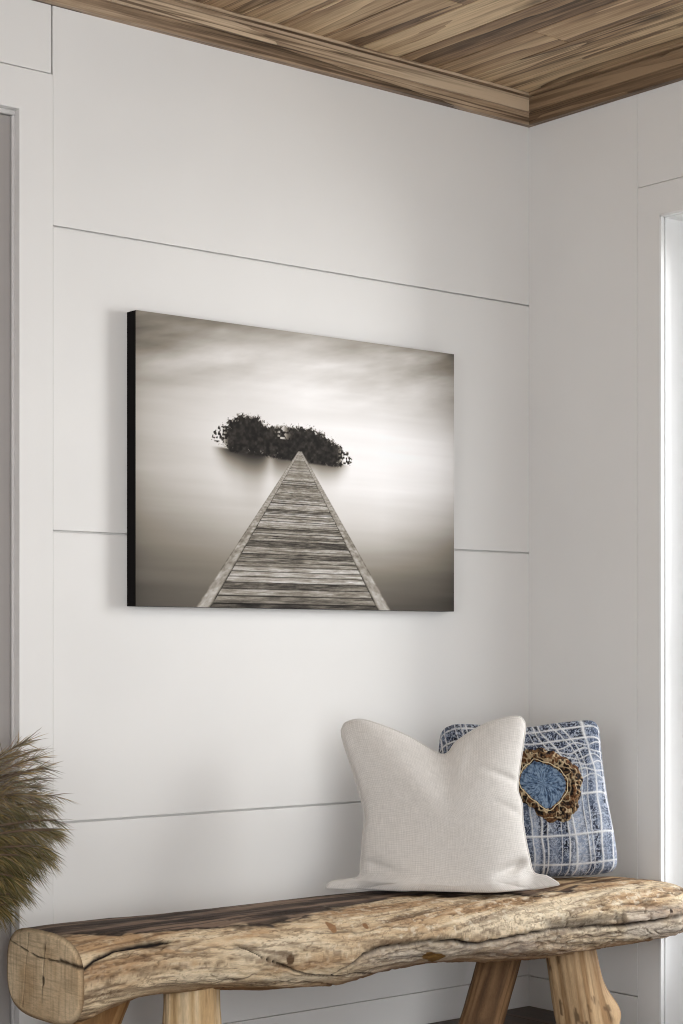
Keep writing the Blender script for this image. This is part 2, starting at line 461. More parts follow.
# island: overlapping bushy crowns
isl = np.zeros_like(U)
crowns = [(.232, .600, .017), (.25, .612, .022), (.275, .60, .035), (.29, .632, .030), (.312, .640, .034), (.338, .636, .034), (.362, .618, .034), (.385, .615, .028), (.41, .622, .026),
          (.435, .624, .026), (.455, .622, .028), (.48, .616, .034), (.508, .612, .036), (.535, .600, .036), (.562, .588, .034), (.59, .572, .030), (.612, .560, .024), (.628, .552, .016),
          (.30, .585, .04), (.34, .59, .045), (.39, .585, .04), (.44, .58, .045), (.49, .575, .045), (.54, .565, .04), (.58, .557, .03)]
nz = fbm(U * 170, Vv * 120, s=21, o=4, g=0.8)
for (cu, cv, cr) in crowns:
    d = np.hypot((U - cu), (Vv - cv) * 0.72 / 1.055 * 1.25) / cr
    isl = np.maximum(isl, sstep(1.22, 0.9, d + (nz - 0.5) * 1.25))
isl *= sstep(-0.006, 0.004, Vv - (0.552 - 0.03 * isl_x))
thin = sstep(.27, .24, U) + sstep(.595, .625, U) + 0.8 * np.exp(-((U - .425) / .018) ** 2) * (Vv > .61)
isl *= 1 - np.clip(thin, 0, 1) * sstep(0.46, 0.58, vn(U * 230, Vv * 150, s=77))
itone = 22 + 26 * fbm(U * 110, Vv * 80, s=31, o=3) ** 2 * 2
tone = tone * (1 - isl) + itone * isl
# pier
ap, bot = (0.481, 0.569), 0.0
tv = np.clip((ap[1] - Vv) / (ap[1] - bot), 0, 1)
xl = ap[0] + (0.1746 - ap[0]) * tv - 0.006; xr = ap[0] + (0.772 - ap[0]) * tv + 0.006
il = ap[0] + (0.212 - ap[0]) * tv; ir = ap[0] + (0.733 - ap[0]) * tv
inside = sstep(-0.002, 0.0015, U - xl) * sstep(-0.002, 0.0015, xr - U) * (Vv < ap[1])
dep = 1.0 / np.maximum(tv, 0.012)                       # distance along the deck
sl = dep * 18.5
wob = (U - (il + ir) / 2) / np.maximum(ir - il, 0.004)
sl = sl + 0.06 * wob * vn(dep * 3, dep * 0, s=8)
pk = np.floor(sl); pf = sl - pk
pt = _h(pk.astype(np.int64), pk.astype(np.int64) * 0, pk.astype(np.int64) * 0, 5)
gapw = 0.10
fade = sstep(0.05, 0.35, tv)
grain = fbm(wob * 9 + pk * 3.7, pf * 4 + pk * 9.1, s=13, o=5, g=0.62)
dk = 142 - 34 * tv + (pt - 0.5) * 95 * (0.35 + 0.65 * fade) + (grain - 0.5) * 165 * (0.3 + 0.7 * fade)
gm = np.maximum(sstep(gapw, gapw * 0.3, pf), sstep(1 - gapw, 1 - gapw * 0.3, pf))
dk = dk * (1 - gm * (0.3 + 0.45 * fade))
dk = dk * (1 - 0.25 * np.exp(-((wob) / 0.12) ** 2) * 0.3)
rail = (U < il) | (U > ir)
rl = np.where(U < il, (il - U) / np.maximum(il - xl, 1e-4), (U - ir) / np.maximum(xr - ir, 1e-4))
rt = 146 + (fbm(dep * 26, rl * 3, s=41, o=4) - 0.5) * 110 - 85 * sstep(0.2, 0.0, rl) - 40 * sstep(0.85, 1.0, rl)
dk = np.where(rail, rt, dk)
tone = tone * (1 - inside) + np.clip(dk, 25, 225) * inside
tone = np.clip(tone, 12, 243)
wt = np.clip(1 - np.abs(tone - 125) / 125, 0, 1)
rgb = np.stack([tone + 3 * wt + 1, tone - 2 * wt - 1, tone - 13 * wt - 1], -1)
PRINT_GAIN = 1.10
pc = np.clip(lin(np.clip(rgb, 0, 255)) * PRINT_GAIN, 0.004, 0.93)
X = cL + U * (cR - cL); Z = cB + Vv * (cT - cB)
Vp = np.stack([X, np.full_like(X, -cD), Z], -1).reshape(-1, 3)
pic = thing('canvas_print', 'large sepia canvas picture of a pier leading to an island, hung on the white wall', 'picture', ((cL + cR) / 2, 0.0, cB))
off = np.array([(cL + cR) / 2, 0, cB])
np_mesh('printed_face', Vp - off, grid_faces(NU, NV), M_print, pic, col=pc.reshape(-1, 3))
tb = NT('black_canvas_edge'); tb.base((0.006, 0.005, 0.005, 1)); tb.rough(0.85); tb.b.inputs['Specular IOR Level'].default_value = 0.1
b = Boxes(); b.box(cL - off[0], cR - off[0], -cD + 0.0008, -0.0005, 0, cT - cB)
b.build('canvas_side', tb.m, pic, bevel=0.0008)

# ------------------------------------------------------------------ log bench
def P(x, pts):
    a = np.array(pts); return np.interp(x, a[:, 0], a[:, 1])
def Ps(x, pts, w=0.05):
    return sum(P(x + d * w, pts) for d in (-1, -.6, -.3, 0, .3, .6, 1)) / 7

bench = thing('log_bench', 'rustic bench of one thick weathered log on four wooden legs below the picture', 'bench', (-0.95, -0.42, 0))
bo = np.array([-0.95, -0.42, 0])
NX, NT_ = 1150, 300
xs = np.linspace(-1.808, -0.028, NX)
th = np.linspace(0, 2 * math.pi, NT_, endpoint=False)
# spend more of the ring on the front and top
th = th + 0.35 * np.sin(th - math.radians(0)) * 0
yb = Ps(xs, [(-1.8, -.155), (-1.5, -.175), (-1.285, -.18), (-.9, -.165), (-.5, -.215), (-.2, -.325), (0, -.40)], 0.1)
yf = Ps(xs, [(-1.8, -.482), (-1.6, -.515), (-1.285, -.556), (-.9, -.600), (-.5, -.655), (-.2, -.705), (0, -.74)], 0.08)
zt = Ps(xs, [(-1.8, .437), (-1.3, .440), (-.9, .440), (-.4, .441), (0, .438)], 0.1)
zb = Ps(xs, [(-1.81, .238), (-1.72, .266), (-1.63, .290), (-1.5, .287), (-1.3, .268), (-1.14, .262), (-1.03, .280), (-.91, .287), (-.8, .285), (-.55, .264), (-.43, .272), (-.3, .280), (-.15, .288), (0, .29)], 0.03)
endf = np.ones_like(xs); e0 = -0.22
tt = np.clip((xs - e0) / (xs[-1] - e0), 0, 1); endf = np.power(np.clip(1 - tt ** 2.6, 0.0, 1), 1 / 2.6)
endf = np.maximum(endf, 0.02)
yc = (yb + yf) / 2; hw = (yf - yb) / -2 * endf
zc = (zt + zb) / 2; hh = (zt - zb) / 2 * (0.25 + 0.75 * endf) * np.where(endf < 0.3, endf / 0.3, 1)
TH, XS = np.meshgrid(th, xs)                             # (NX, NT_)
ct, st_ = np.cos(TH), np.sin(TH)
ne = np.where(ct > 0, 2 / 2.9, 2 / 3.4)
# ct>0 is the front (towards -y)
sy = np.sign(ct) * np.abs(ct) ** ne; sz = np.sign(st_) * np.abs(st_) ** (2 / 3.0)
Yb = yc[:, None] - hw[:, None] * sy
Zb = zc[:, None] + hh[:, None] * sz
# outward direction
ny, nzz = -sy * hh[:, None], sz * hw[:, None]
ln = np.hypot(ny, nzz) + 1e-9; ny, nzz = ny / ln, nzz / ln
taper = sstep(-1.8, -1.77, XS) * (1 - sstep(-0.12, -0.03, XS) * 0.7)
arc = np.cumsum(np.hypot(np.diff(Yb, axis=1, prepend=Yb[:, :1]), np.diff(Zb, axis=1, prepend=Zb[:, :1])), axis=1)
front = sstep(0.05, 0.5, ct) * sstep(0.9, 0.45, np.abs(st_) * (st_ > 0) * (1 - ct * 0.3))
big = fbm(XS * 2.2, Yb * 5, Zb * 6, s=1, o=3) - 0.5
med = fbm(XS * 7, Yb * 26, Zb * 26, s=2, o=4) - 0.5
disp = 0.018 * big + 0.010 * med
# rough bark-like flakes on the front
flk = fbm(XS * 16, Yb * 55, Zb * 55, s=6, o=4, g=0.6)
fl2 = np.abs(fbm(XS * 9, Yb * 70, Zb * 70, s=7, o=3) - 0.5) * 2
isfront = (ct > 0.02)
rgh = P(XS, [(-1.8, .5), (-1.3, .6), (-1.05, .9), (-.6, 1.2), (-.2, 1.1), (0, 1)])
disp += isfront * rgh * (0.0075 * (flk - 0.5) + .004 * (fbm(XS * 45, Yb * 110, Zb * 110, s=8, o=3) - .5))
grv = sstep(0.10, 0.0, fl2) * sstep(0.45, 0.6, fbm(XS * 3, Yb * 9, Zb * 9, s=19, o=3))
disp -= 0.0035 * grv
swd = .035 * np.sin(XS * 5.2 + .6) + .03 * fbm(XS * 2.5, Yb * 2, Zb * 2, s=49, o=2)
disp += isfront * .006 * (fbm(XS * 1.3, Yb * 60, (Zb + swd) * 85, s=47, o=4, g=.6) - .5)
# long splits on the front: heights along x
def split(pts, wd, x0, x1, fz=0.006):
    zc_ = P(XS, pts) + fz * (fbm(XS * 30, XS * 0, s=int(abs(x0) * 100), o=3) - 0.5)
    m = sstep(x0 - 0.02, x0 + 0.01, XS) * (1 - sstep(x1 - 0.01, x1 + 0.02, XS)) * isfront
    dz = Zb - zc_
    return m, dz
crA = [(-1.442, .395), (-1.372, .357), (-1.302, .324), (-1.242, .307), (-1.203, .303), (-1.157, .324), (-1.117, .350), (-1.054, .358), (-.973, .359), (-.913, .360), (-.867, .356), (-.791, .343), (-.746, .345), (-.701, .350), (-.554, .360), (-.427, .354), (-.343, .350), (-.151, .361), (0, .365)]
mA, dA = split(crA, .004, -1.44, -.03)
wA = P(XS, [(-1.44, .0012), (-1.2, .0025), (-1.1, .004), (-.9, .0035), (-.79, .0055), (-.7, .0035), (-.55, .003), (-.4, .005), (-.3, .0035), (0, .003)])
crackA = mA * np.exp(-(dA / wA) ** 2)
ledge = mA * sstep(-1.2, -1.08, XS) * sstep(0.0, 0.004, dA) * sstep(0.07, 0.0, dA)
disp += 0.006 * ledge
disp -= 0.011 * crackA
mB, dB = split([(-1.81, .373), (-1.78, .393), (-1.746, .402), (-1.70, .412), (-1.62, .413)], .004, -1.81, -1.60)
crackB = mB * np.exp(-(dB / P(XS, [(-1.8, .0045), (-1.72, .003), (-1.64, .007), (-1.6, .002)])) ** 2)
disp -= 0.008 * crackB
mC, dC = split([(-1.203, .301), (-1.136, .302), (-1.04, .292)], .003, -1.2, -1.04)
crackC = mC * np.exp(-(dC / .002) ** 2); disp -= 0.006 * crackC
many = np.zeros_like(XS)
rr = random.Random(4)
for k in range(34):                                      # short drying checks running with the grain
    x0 = rr.uniform(-1.78, -.15); L_ = rr.uniform(.06, .34); z0 = rr.uniform(.29, .425); sl_ = rr.uniform(-.14, .08)
    m_, d_ = split([(x0, z0), (x0 + L_, z0 + sl_ * L_)], .002, x0, x0 + L_, 0.012)
    many = np.maximum(many, m_ * np.exp(-(d_ / rr.uniform(.0009, .0019)) ** 2) * rr.uniform(.35, .9))
disp -= 0.004 * many
# broken slab step near the right end, below the top slab
mS = isfront * sstep(-.62, -.56, XS) * (1 - sstep(-.352, -.342, XS)) * np.exp(-((Zb - .368) / .012) ** 2)
disp -= 0.012 * mS
disp *= taper * (1 - .6 * sstep(.75, .92, st_))
Yd, Zd = Yb + ny * disp, Zb + nzz * disp
topmask = sstep(0.62, 0.9, st_)
Zd = Zd - topmask * 0.0 
Vb = np.stack([XS, Yd, Zd], -1)
# colours
cG = lin((220, 196, 161)); cH = lin((236, 219, 190)); cM = lin((188, 154, 116)); cD_ = lin((100, 74, 52)); cGr = lin((186, 176, 166)); cK = lin((38, 27, 20))
f1 = fbm(XS * 3.2, Yb * 24, Zb * 24, s=51, o=5, g=0.55)
f2 = fbm(XS * 9, Yb * 95, Zb * 95, s=52, o=4, g=0.6)
f3 = fbm(XS * 22, Yb * 45, Zb * 45, s=53, o=4, g=0.6)
colr = mixc(np.broadcast_to(cM, XS.shape + (3,)), cG, sstep(.34, .52, f1))
colr = mixc(colr, cH, sstep(.52, .68, f1) * .8)
colr = mixc(colr, cD_, sstep(.42, .26, f2) * .45)
colr = mixc(colr, cH, sstep(.62, .75, f3) * .45)
colr = mixc(colr, cD_ * .8, sstep(.36, .24, f3) * .4)
sw = .035 * np.sin(XS * 5.2 + .6) + .03 * fbm(XS * 2.5, Yb * 2, Zb * 2, s=49, o=2)   # the grain swings along the log
g1 = fbm(XS * 1.3, Yb * 60, (Zb + sw) * 85, s=47, o=4, g=.6)
g2 = fbm(XS * 2.2, Yb * 120, (Zb + sw) * 190, s=48, o=3, g=.6)
colr = mixc(colr, cD_, sstep(.46, .30, g1) * .55)
colr = mixc(colr, cH, sstep(.56, .70, g1) * .5)
colr = mixc(colr, cD_ * .85, sstep(.40, .28, g2) * .6)
lw = sstep(-1.3, -1.0, XS)                             # fibrous on the left, flaky and pitted on the right
fa1 = np.abs(fbm(XS * 5, Yb * 75, Zb * 75, s=56, o=4, g=.6) - .5)
fa2 = np.abs(fbm(XS * 26, Yb * 42, Zb * 42, s=57, o=4, g=.6) - .5)
fa3 = fbm(XS * 60, Yb * 90, Zb * 90, s=58, o=3, g=.6)
colr = mixc(colr, cD_, sstep(.022, .006, fa1) * (.5 - .2 * lw))
colr = mixc(colr, cD_ * .8, sstep(.022, .005, fa2) * (.08 + .42 * lw))
colr = mixc(colr, lin((244, 232, 208)), sstep(.60, .70, fa3) * (.1 + .38 * lw))
colr = mixc(colr, cD_ * .7, sstep(.36, .28, fa3) * (.1 + .22 * lw))
grey = isfront * sstep(-1.22, -1.05, XS) * (1 - sstep(-.66, -.45, XS) * .75) * sstep(.004, -.004, dA)
colr = mixc(colr, mixc(np.broadcast_to(cGr, XS.shape + (3,)), lin((140, 126, 112)), sstep(.55, .35, f2)), grey * .5)
greyr = isfront * sstep(-.36, -.33, XS) * sstep(.30, .5, fbm(XS * 6, Yb * 20, Zb * 20, s=55, o=3)) * sstep(.40, .38, Zb)
colr = mixc(colr, cGr, greyr * .6)
# smooth brown rounded underside
und = sstep(-.35, -.85, st_)
colr = mixc(colr, mixc(np.broadcast_to(lin((158, 116, 76)), XS.shape + (3,)), lin((196, 156, 112)), sstep(.35, .6, f1)), und * .8)
# weathered dark top
yt = P(XS, [(-1.82, -.425), (-1.72, -.415), (-1.49, -.475), (-1.33, -.495), (-1.03, -.45), (-.83, -.45), (-.68, -.52), (-.45, -.55), (-.3, -.54), (-.1, -.56)])  # dark wood edge, drawn further forward by the cushion as painted shade
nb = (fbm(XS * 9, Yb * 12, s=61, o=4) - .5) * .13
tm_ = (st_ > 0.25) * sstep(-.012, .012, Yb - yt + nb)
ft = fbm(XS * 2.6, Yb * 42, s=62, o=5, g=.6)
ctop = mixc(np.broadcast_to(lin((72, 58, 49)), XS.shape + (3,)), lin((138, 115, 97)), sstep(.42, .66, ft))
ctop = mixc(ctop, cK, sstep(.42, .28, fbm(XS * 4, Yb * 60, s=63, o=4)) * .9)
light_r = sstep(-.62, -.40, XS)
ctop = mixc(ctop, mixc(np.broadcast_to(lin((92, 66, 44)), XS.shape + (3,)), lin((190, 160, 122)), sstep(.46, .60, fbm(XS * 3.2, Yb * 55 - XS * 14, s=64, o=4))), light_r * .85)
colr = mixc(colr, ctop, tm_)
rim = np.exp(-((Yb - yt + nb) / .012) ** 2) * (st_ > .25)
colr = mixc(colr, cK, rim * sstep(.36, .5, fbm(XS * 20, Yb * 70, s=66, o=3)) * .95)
for cr_ in (crackA, crackB, crackC): colr = mixc(colr, cK * .6, np.clip(cr_ * 1.15, 0, 1))
colr = mixc(colr, cK, many * .85)
colr = mixc(colr, cD_ * .6, np.clip(grv * .5, 0, 1) * isfront)
colr = mixc(colr, lin((74, 62, 54)), mS * .75 * sstep(.35, .6, f2 + .15))
for (kx, kz, kr, kc) in ((-1.315, .352, .011, (96, 72, 50)), (-1.19, .41, .010, (150, 112, 78)), (-1.10, .405, .007, (140, 104, 72)), (-.93, .325, .02, (120, 88, 46)), (-.90, .318, .02, (132, 98, 52)), (-.2, .375, .006, (60, 44, 34))):
    dk_ = np.hypot((XS - kx), (Zb - kz) * (1.0 if kr < .015 else 1.7)) / kr
    colr = mixc(colr, lin(kc), isfront * sstep(1.05, .8, dk_ + (0 if kr == .011 else (f3 - .5) * 1.4)))
V_ = Vb.reshape(-1, 3) - bo
F_ = ring_faces(NX, NT_)
V_ = np.vstack([V_, [[xs[-1] + .003 - bo[0], yc[-1] - bo[1], zc[-1] - bo[2]]]])
last = (NX - 1) * NT_; j = np.arange(NT_)
capF = np.stack([last + j, last + (j + 1) % NT_, np.full(NT_, NX * NT_), np.full(NT_, NX * NT_)], 1)
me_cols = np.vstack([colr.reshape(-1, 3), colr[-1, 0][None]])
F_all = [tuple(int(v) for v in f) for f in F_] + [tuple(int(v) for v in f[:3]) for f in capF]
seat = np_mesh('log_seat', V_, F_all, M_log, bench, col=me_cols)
bm = bmesh.new(); bm.from_mesh(seat.data); bmesh.ops.recalc_face_normals(bm, faces=bm.faces); bm.to_mesh(seat.data); bm.free()
seat.data.shade_smooth()
# sawn left end, a slightly domed disc of rings
NR = 90
rs = np.linspace(0, 1, NR)
ringy, ringz = Yd[0], Zd[0]
ey = yc[0] + (ringy[None] - yc[0]) * rs[:, None]; ez = zc[0] + (ringz[None] - zc[0]) * rs[:, None]
ex = -1.808 - 0.006 * (1 - sstep(.90, 1.0, rs))[:, None] + 0 * ey
rough_e = (fbm(ey * 220, ez * 22, s=71, o=3) - .5)
crk = np.zeros_like(ey)
def eline(p, q, w, amp=1.0):
    p, q = np.array(p), np.array(q); d = q - p; L2 = d @ d
    t = np.clip(((ey - p[0]) * d[0] + (ez - p[1]) * d[1]) / L2, 0, 1)
    wob_ = .004 * (fbm(ey * 60, ez * 60, s=72, o=2) - .5)
    return np.exp(-((np.hypot(ey - p[0] - t * d[0], ez - p[1] - t * d[1]) + wob_) / w) ** 2) * amp
crk = np.maximum.reduce([eline((-.163, .402), (-.30, .378), .0019, .9), eline((-.30, .378), (-.395, .380), .0018, .9), eline((-.395, .382), (-.478, .378), .0045),
                         eline((-.335, .436), (-.312, .242), .0022), eline((-.262, .425), (-.235, .26), .0013, .55), eline((-.322, .335), (-.322, .325), .006)])
ex = ex + .004 * crk * (rs < .99)[:, None] - .0012 * rough_e * (rs < .97)[:, None]
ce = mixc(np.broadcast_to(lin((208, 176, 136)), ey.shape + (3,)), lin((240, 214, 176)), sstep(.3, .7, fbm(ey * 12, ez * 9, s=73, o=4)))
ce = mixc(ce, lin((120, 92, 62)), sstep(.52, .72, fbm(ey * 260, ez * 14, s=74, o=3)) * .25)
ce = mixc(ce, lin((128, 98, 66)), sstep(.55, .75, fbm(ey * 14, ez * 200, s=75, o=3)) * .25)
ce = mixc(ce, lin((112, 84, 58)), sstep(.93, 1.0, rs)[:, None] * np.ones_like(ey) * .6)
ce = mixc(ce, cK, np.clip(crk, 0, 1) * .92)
Ve = np.stack([ex, ey, ez], -1).reshape(-1, 3) - bo
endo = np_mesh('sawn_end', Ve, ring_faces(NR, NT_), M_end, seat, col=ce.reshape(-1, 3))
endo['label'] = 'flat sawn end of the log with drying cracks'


def leg(top, bot, r0, r1, nexp, rot, tint, seed, burl=None, lean=0.0):
    NH, NA = 150, 96
    tz = np.linspace(0, 1, NH)[:, None]; an = np.linspace(0, 2 * math.pi, NA, endpoint=False)[None]
    top, bot = np.array(top), np.array(bot)
    axis = top + (bot - top) * tz[..., None]                           # NH,1,3
    r = r0 + (r1 - r0) * tz
    c, s = np.cos(an), np.sin(an)
    ex_, ey_ = np.sign(c) * np.abs(c) ** (2 / nexp), np.sign(s) * np.abs(s) ** (2 / nexp)
    zz = axis[..., 2] + 0 * c
    n1 = fbm(ex_ * 2 + 0 * zz, ey_ * 2 + 0 * zz, zz * 7 + seed, s=seed, o=3) - .5
    n2 = fbm(ex_ * 9 + 0 * zz, ey_ * 9 + 0 * zz, zz * 5 + seed, s=seed + 1, o=4) - .5
    rad = r * (1 + .16 * n1 + .07 * n2)
    lx, ly = ex_ * rad, ey_ * rad
    x = axis[..., 0] + lx * math.cos(rot) - ly * math.sin(rot)
    y_ = axis[..., 1] + lx * math.sin(rot) + ly * math.cos(rot)
    bm_ = 0 * x
    if burl is not None:
        for (bx, by, bz, br, amp) in burl:
            d = np.sqrt((x - bx) ** 2 + (y_ - by) ** 2 + ((zz - bz) * .8) ** 2) / br
            g_ = np.exp(-d ** 2); dirx, diry = x - axis[..., 0], y_ - axis[..., 1]
            L_ = np.hypot(dirx, diry) + 1e-6
            x = x + dirx / L_ * g_ * amp; y_ = y_ + diry / L_ * g_ * amp; bm_ = np.maximum(bm_, g_)
    Vl = np.stack([x, y_, zz], -1)
    g1 = fbm(ex_ * 6 + 0 * zz, ey_ * 6 + 0 * zz, zz * 3.5, s=seed + 2, o=5)
    g2 = fbm(ex_ * 26 + 0 * zz, ey_ * 26 + 0 * zz, zz * 6, s=seed + 3, o=4)
    cc = mixc(np.broadcast_to(lin(tint[0]), x.shape + (3,)), lin(tint[1]), sstep(.36, .62, g1))
    cc = mixc(cc, lin(tint[2]), sstep(.42, .28, g2) * .5)
    kn_ = sstep(.66, .72, fbm(ex_ * 3 + 0 * zz, ey_ * 3 + 0 * zz, zz * 16, s=seed + 5, o=3)) * (.25 if burl is None else .7)
    cc = mixc(cc, lin((70, 50, 34)), kn_)
    nV = NH * NA
    Vf = np.vstack([Vl.reshape(-1, 3), [top], [bot]]) - bo
    F = [tuple(int(v) for v in f) for f in ring_faces(NH, NA)]
    F += [(k, nV, (k + 1) % NA) for k in range(NA)]
    e = (NH - 1) * NA
    F += [(e + (k + 1) % NA, nV + 1, e + k) for k in range(NA)]
    o = np_mesh('leg', Vf, F, M_leg, bench, col=np.vstack([cc.reshape(-1, 3), cc[0, 0][None], cc[-1, 0][None]]))
    q = bmesh.new(); q.from_mesh(o.data); bmesh.ops.recalc_face_normals(q, faces=q.faces); q.to_mesh(o.data); q.free()
    o.data.shade_smooth()
    return o


pale = ((206, 172, 126), (232, 206, 166), (140, 104, 68)); brown = ((108, 80, 54), (146, 112, 78), (72, 52, 36))
leg((-1.487, -.415, .32), (-1.487, -.42, 0.0), .060, .063, 3.0, .65, pale, 11)
leg((-1.585, -.25, .32), (-1.70, -.19, 0.0), .062, .064, 4.0, .9, ((150, 108, 66), (186, 142, 94), (96, 66, 40)), 23)
leg((-.405, -.33, .32), (-.55, -.34, 0.0), .056, .058, 4.5, .75, brown, 37)
leg((-.385, -.52, .32), (-.322, -.53, 0.0), .063, .068, 2.4, .3, ((168, 133, 94), (206, 174, 134), (122, 92, 62)), 41,
    burl=[(-.262, -.575, .115, .045, .046), (-.36, -.63, .16, .03, .010), (-.30, -.60, .02, .05, .012)])


# ------------------------------------------------------------------ cushions
def curve(pts, n, power=1.0):
    p = np.array(pts, float)
    # Catmull-Rom through the points, resampled evenly by length
    q = np.vstack([2 * p[0] - p[1], p, 2 * p[-1] - p[-2]]); out = []
    for i in range(1, len(q) - 2):
        t = np.linspace(0, 1, 16, endpoint=False)[:, None]
        a, b_, c, d = q[i - 1], q[i], q[i + 1], q[i + 2]
        out.append(.5 * (2 * b_ + (c - a) * t + (2 * a - 5 * b_ + 4 * c - d) * t ** 2 + (3 * b_ - a - 3 * c + d) * t ** 3))
    out = np.vstack(out + [p[-1:]])
    L_ = np.concatenate([[0], np.cumsum(np.hypot(*np.diff(out, axis=0).T))]); L_ /= L_[-1]
    s = np.linspace(0, 1, n)
    return np.stack([np.interp(s, L_, out[:, 0]), np.interp(s, L_, out[:, 1])], 1)


def coons(top, right, bot, left, n):
    T, R, B, L_ = curve(top, n), curve(right, n), curve(bot, n), curve(left, n)
    u = np.linspace(0, 1, n)[:, None, None]; v = np.linspace(0, 1, n)[None, :, None]
    S = (1 - v) * B[:, None] + v * T[:, None] + (1 - u) * L_[None] + u * R[None]
    S -= (1 - u) * (1 - v) * B[0] + u * (1 - v) * B[-1] + (1 - u) * v * T[0] + u * v * T[-1]
    return S                                             # [u, v, (a, w)]


def cushion(name, parent, S, front, back, mat, col, frame, sag=0.0):
    """front/back: depth fields towards and away from the viewer side"""
    n = S.shape[0]; O, A, Wd, Nn = frame
    def pos(d): return S[..., :1] * A + S[..., 1:] * Wd + d[..., None] * Nn
    Fv, Bv = pos(front), pos(-back)
    drop = (sag * front * np.clip(1 - np.linspace(0, 1, n) / .35, 0, 1)[None])[..., None]
    Fv = Fv - drop * Wd
    Vt = np.vstack([Fv.reshape(-1, 3), Bv.reshape(-1, 3)])
    f = grid_faces(n, n); g_ = grid_faces(n, n, n * n, True)
    idx = np.arange(n * n).reshape(n, n)
    loop = np.concatenate([idx[:-1, 0], idx[-1, :-1], idx[:0:-1, -1], idx[0, :0:-1]])
    l2 = np.roll(loop, -1)
    rim = np.stack([l2, loop, loop + n * n, l2 + n * n], 1)
    uu, vv = np.meshgrid(np.linspace(0, 1, n), np.linspace(0, 1, n), indexing='ij')
    uv = np.stack([uu, vv], -1).reshape(-1, 2)
    o = np_mesh(name, Vt, np.vstack([f, g_, rim]), mat, parent, col=None if col is None else np.vstack([col.reshape(-1, 3)] * 2), uv=np.vstack([uv, uv]))
    return o, loop, Vt


def frame_of(yaw, tilt):
    A = np.array([math.cos(yaw), math.sin(yaw), 0]); vv = np.array([-A[1], A[0], 0])
    Wd = np.array([0, 0, math.cos(tilt)]) + vv * math.sin(tilt)
    return A, Wd, np.cross(A, Wd)


def tube_along(name, pts, r, mat, parent, col=None, seg=8):
    pts = np.asarray(pts); n = len(pts)
    tg_ = np.roll(pts, -1, 0) - np.roll(pts, 1, 0); tg_ /= np.linalg.norm(tg_, axis=1)[:, None] + 1e-9
    ref_ = np.array([0.36, 0.58, 0.73]); s1 = np.cross(tg_, ref_); s1 /= np.linalg.norm(s1, axis=1)[:, None]
    s2 = np.cross(tg_, s1)
    a = np.linspace(0, 2 * math.pi, seg, endpoint=False)
    Vt = pts[:, None] + r * (np.cos(a)[None, :, None] * s1[:, None] + np.sin(a)[None, :, None] * s2[:, None])
    i, j_ = np.meshgrid(np.arange(n), np.arange(seg), indexing='ij')
    A_ = (i * seg + j_).ravel(); B_ = (i * seg + (j_ + 1) % seg).ravel(); C_ = ((i + 1) % n * seg + (j_ + 1) % seg).ravel(); D_ = ((i + 1) % n * seg + j_).ravel()
    return np_mesh(name, Vt.reshape(-1, 3), np.stack([A_, B_, C_, D_], 1), mat, parent, col=col)


# linen cloth
tl = NT('oatmeal_linen'); uvn = tl.attr('puv', 'Vector')
def weave(rot, sc_):
    m_ = tl.mapping(uvn, (1, 1, 1), rot=(0, 0, rot)); w_ = tl.t.nodes.new('ShaderNodeTexWave'); w_.wave_type = 'BANDS'; w_.bands_direction = 'X'
    tl.set(w_, 'Vector', m_); w_.inputs['Scale'].default_value = sc_; w_.inputs['Distortion'].default_value = 1.4; w_.inputs['Detail'].default_value = 2; w_.inputs['Detail Scale'].default_value = 3
    return w_.outputs['Fac']
wv = tl.math('ADD', weave(0, 34), weave(math.pi / 2, 34))
slub = tl.noise(tl.mapping(uvn, (14, 150, 1)), 1.0, 3); slub2 = tl.noise(tl.mapping(uvn, (150, 14, 1)), 1.0, 3)
fc = tl.math('ADD', tl.math('MULTIPLY', wv, .15), tl.math('ADD', tl.math('MULTIPLY', slub, .5), tl.math('MULTIPLY', slub2, .5)))
tl.base(tl.ramp(fc, [(0.45, rgba((198, 193, 187))), (0.95, rgba((226, 221, 215)))]))
tl.rough(0.9); tl.b.inputs['Specular IOR Level'].default_value = 0.1; tl.b.inputs['Sheen Weight'].default_value = 0.15
tl.bump(fc, 0.3, 0.0014)

Ltop = [(-0.2506, 0.3978), (-0.2388, 0.4159), (-0.2017, 0.4237), (-0.1452, 0.4069), (-0.0786, 0.3787), (-0.0089, 0.3378), (0.0186, 0.3395), (0.043, 0.3694), (0.1093, 0.4107), (0.1662, 0.4341), (0.1997, 0.4367), (0.2131, 0.4211)]
Lright = [(0.2912, 0.005), (0.2612, 0.0226), (0.2284, 0.0327), (0.2165, 0.0756), (0.2038, 0.1491), (0.2009, 0.2051), (0.1913, 0.2421), (0.1974, 0.2985), (0.2116, 0.3833), (0.2131, 0.4211)]
Lbot = [(-0.2898, -0.0035), (-0.243, -0.006), (-0.1924, -0.006), (-0.1, -0.003), (-0.0532, -0.002), (0.1137, -0.006), (0.2251, -0.005), (0.2912, 0.005)]
Lleft = [(-0.2898, -0.0035), (-0.2734, 0.0101), (-0.2111, 0.0211), (-0.2024, 0.0561), (-0.1972, 0.1211), (-0.192, 0.177), (-0.2021, 0.2229), (-0.225, 0.2985), (-0.2462, 0.3642), (-0.2506, 0.3978)]
LP = np.array([-0.7327, -0.4223, 0.4555])
A, Wd, Nn = frame_of(-0.68758, math.radians(10))
Ltop = [(a_, w_ - .006 - (.006 if a_ > .12 else 0)) for a_, w_ in Ltop]; Lright[-1] = Ltop[-1]; Lleft[-1] = Ltop[0]
n = 170
S = coons(Ltop, Lright, Lbot, Lleft, n)
uu, vv = np.meshgrid(np.linspace(-1, 1, n), np.linspace(0, 1, n), indexing='ij')
au, aw = S[..., 0], S[..., 1]
vr = 2 * vv - 1
vtop = np.clip(1 - np.abs(vr) ** 3.0, 0, 1) ** .55
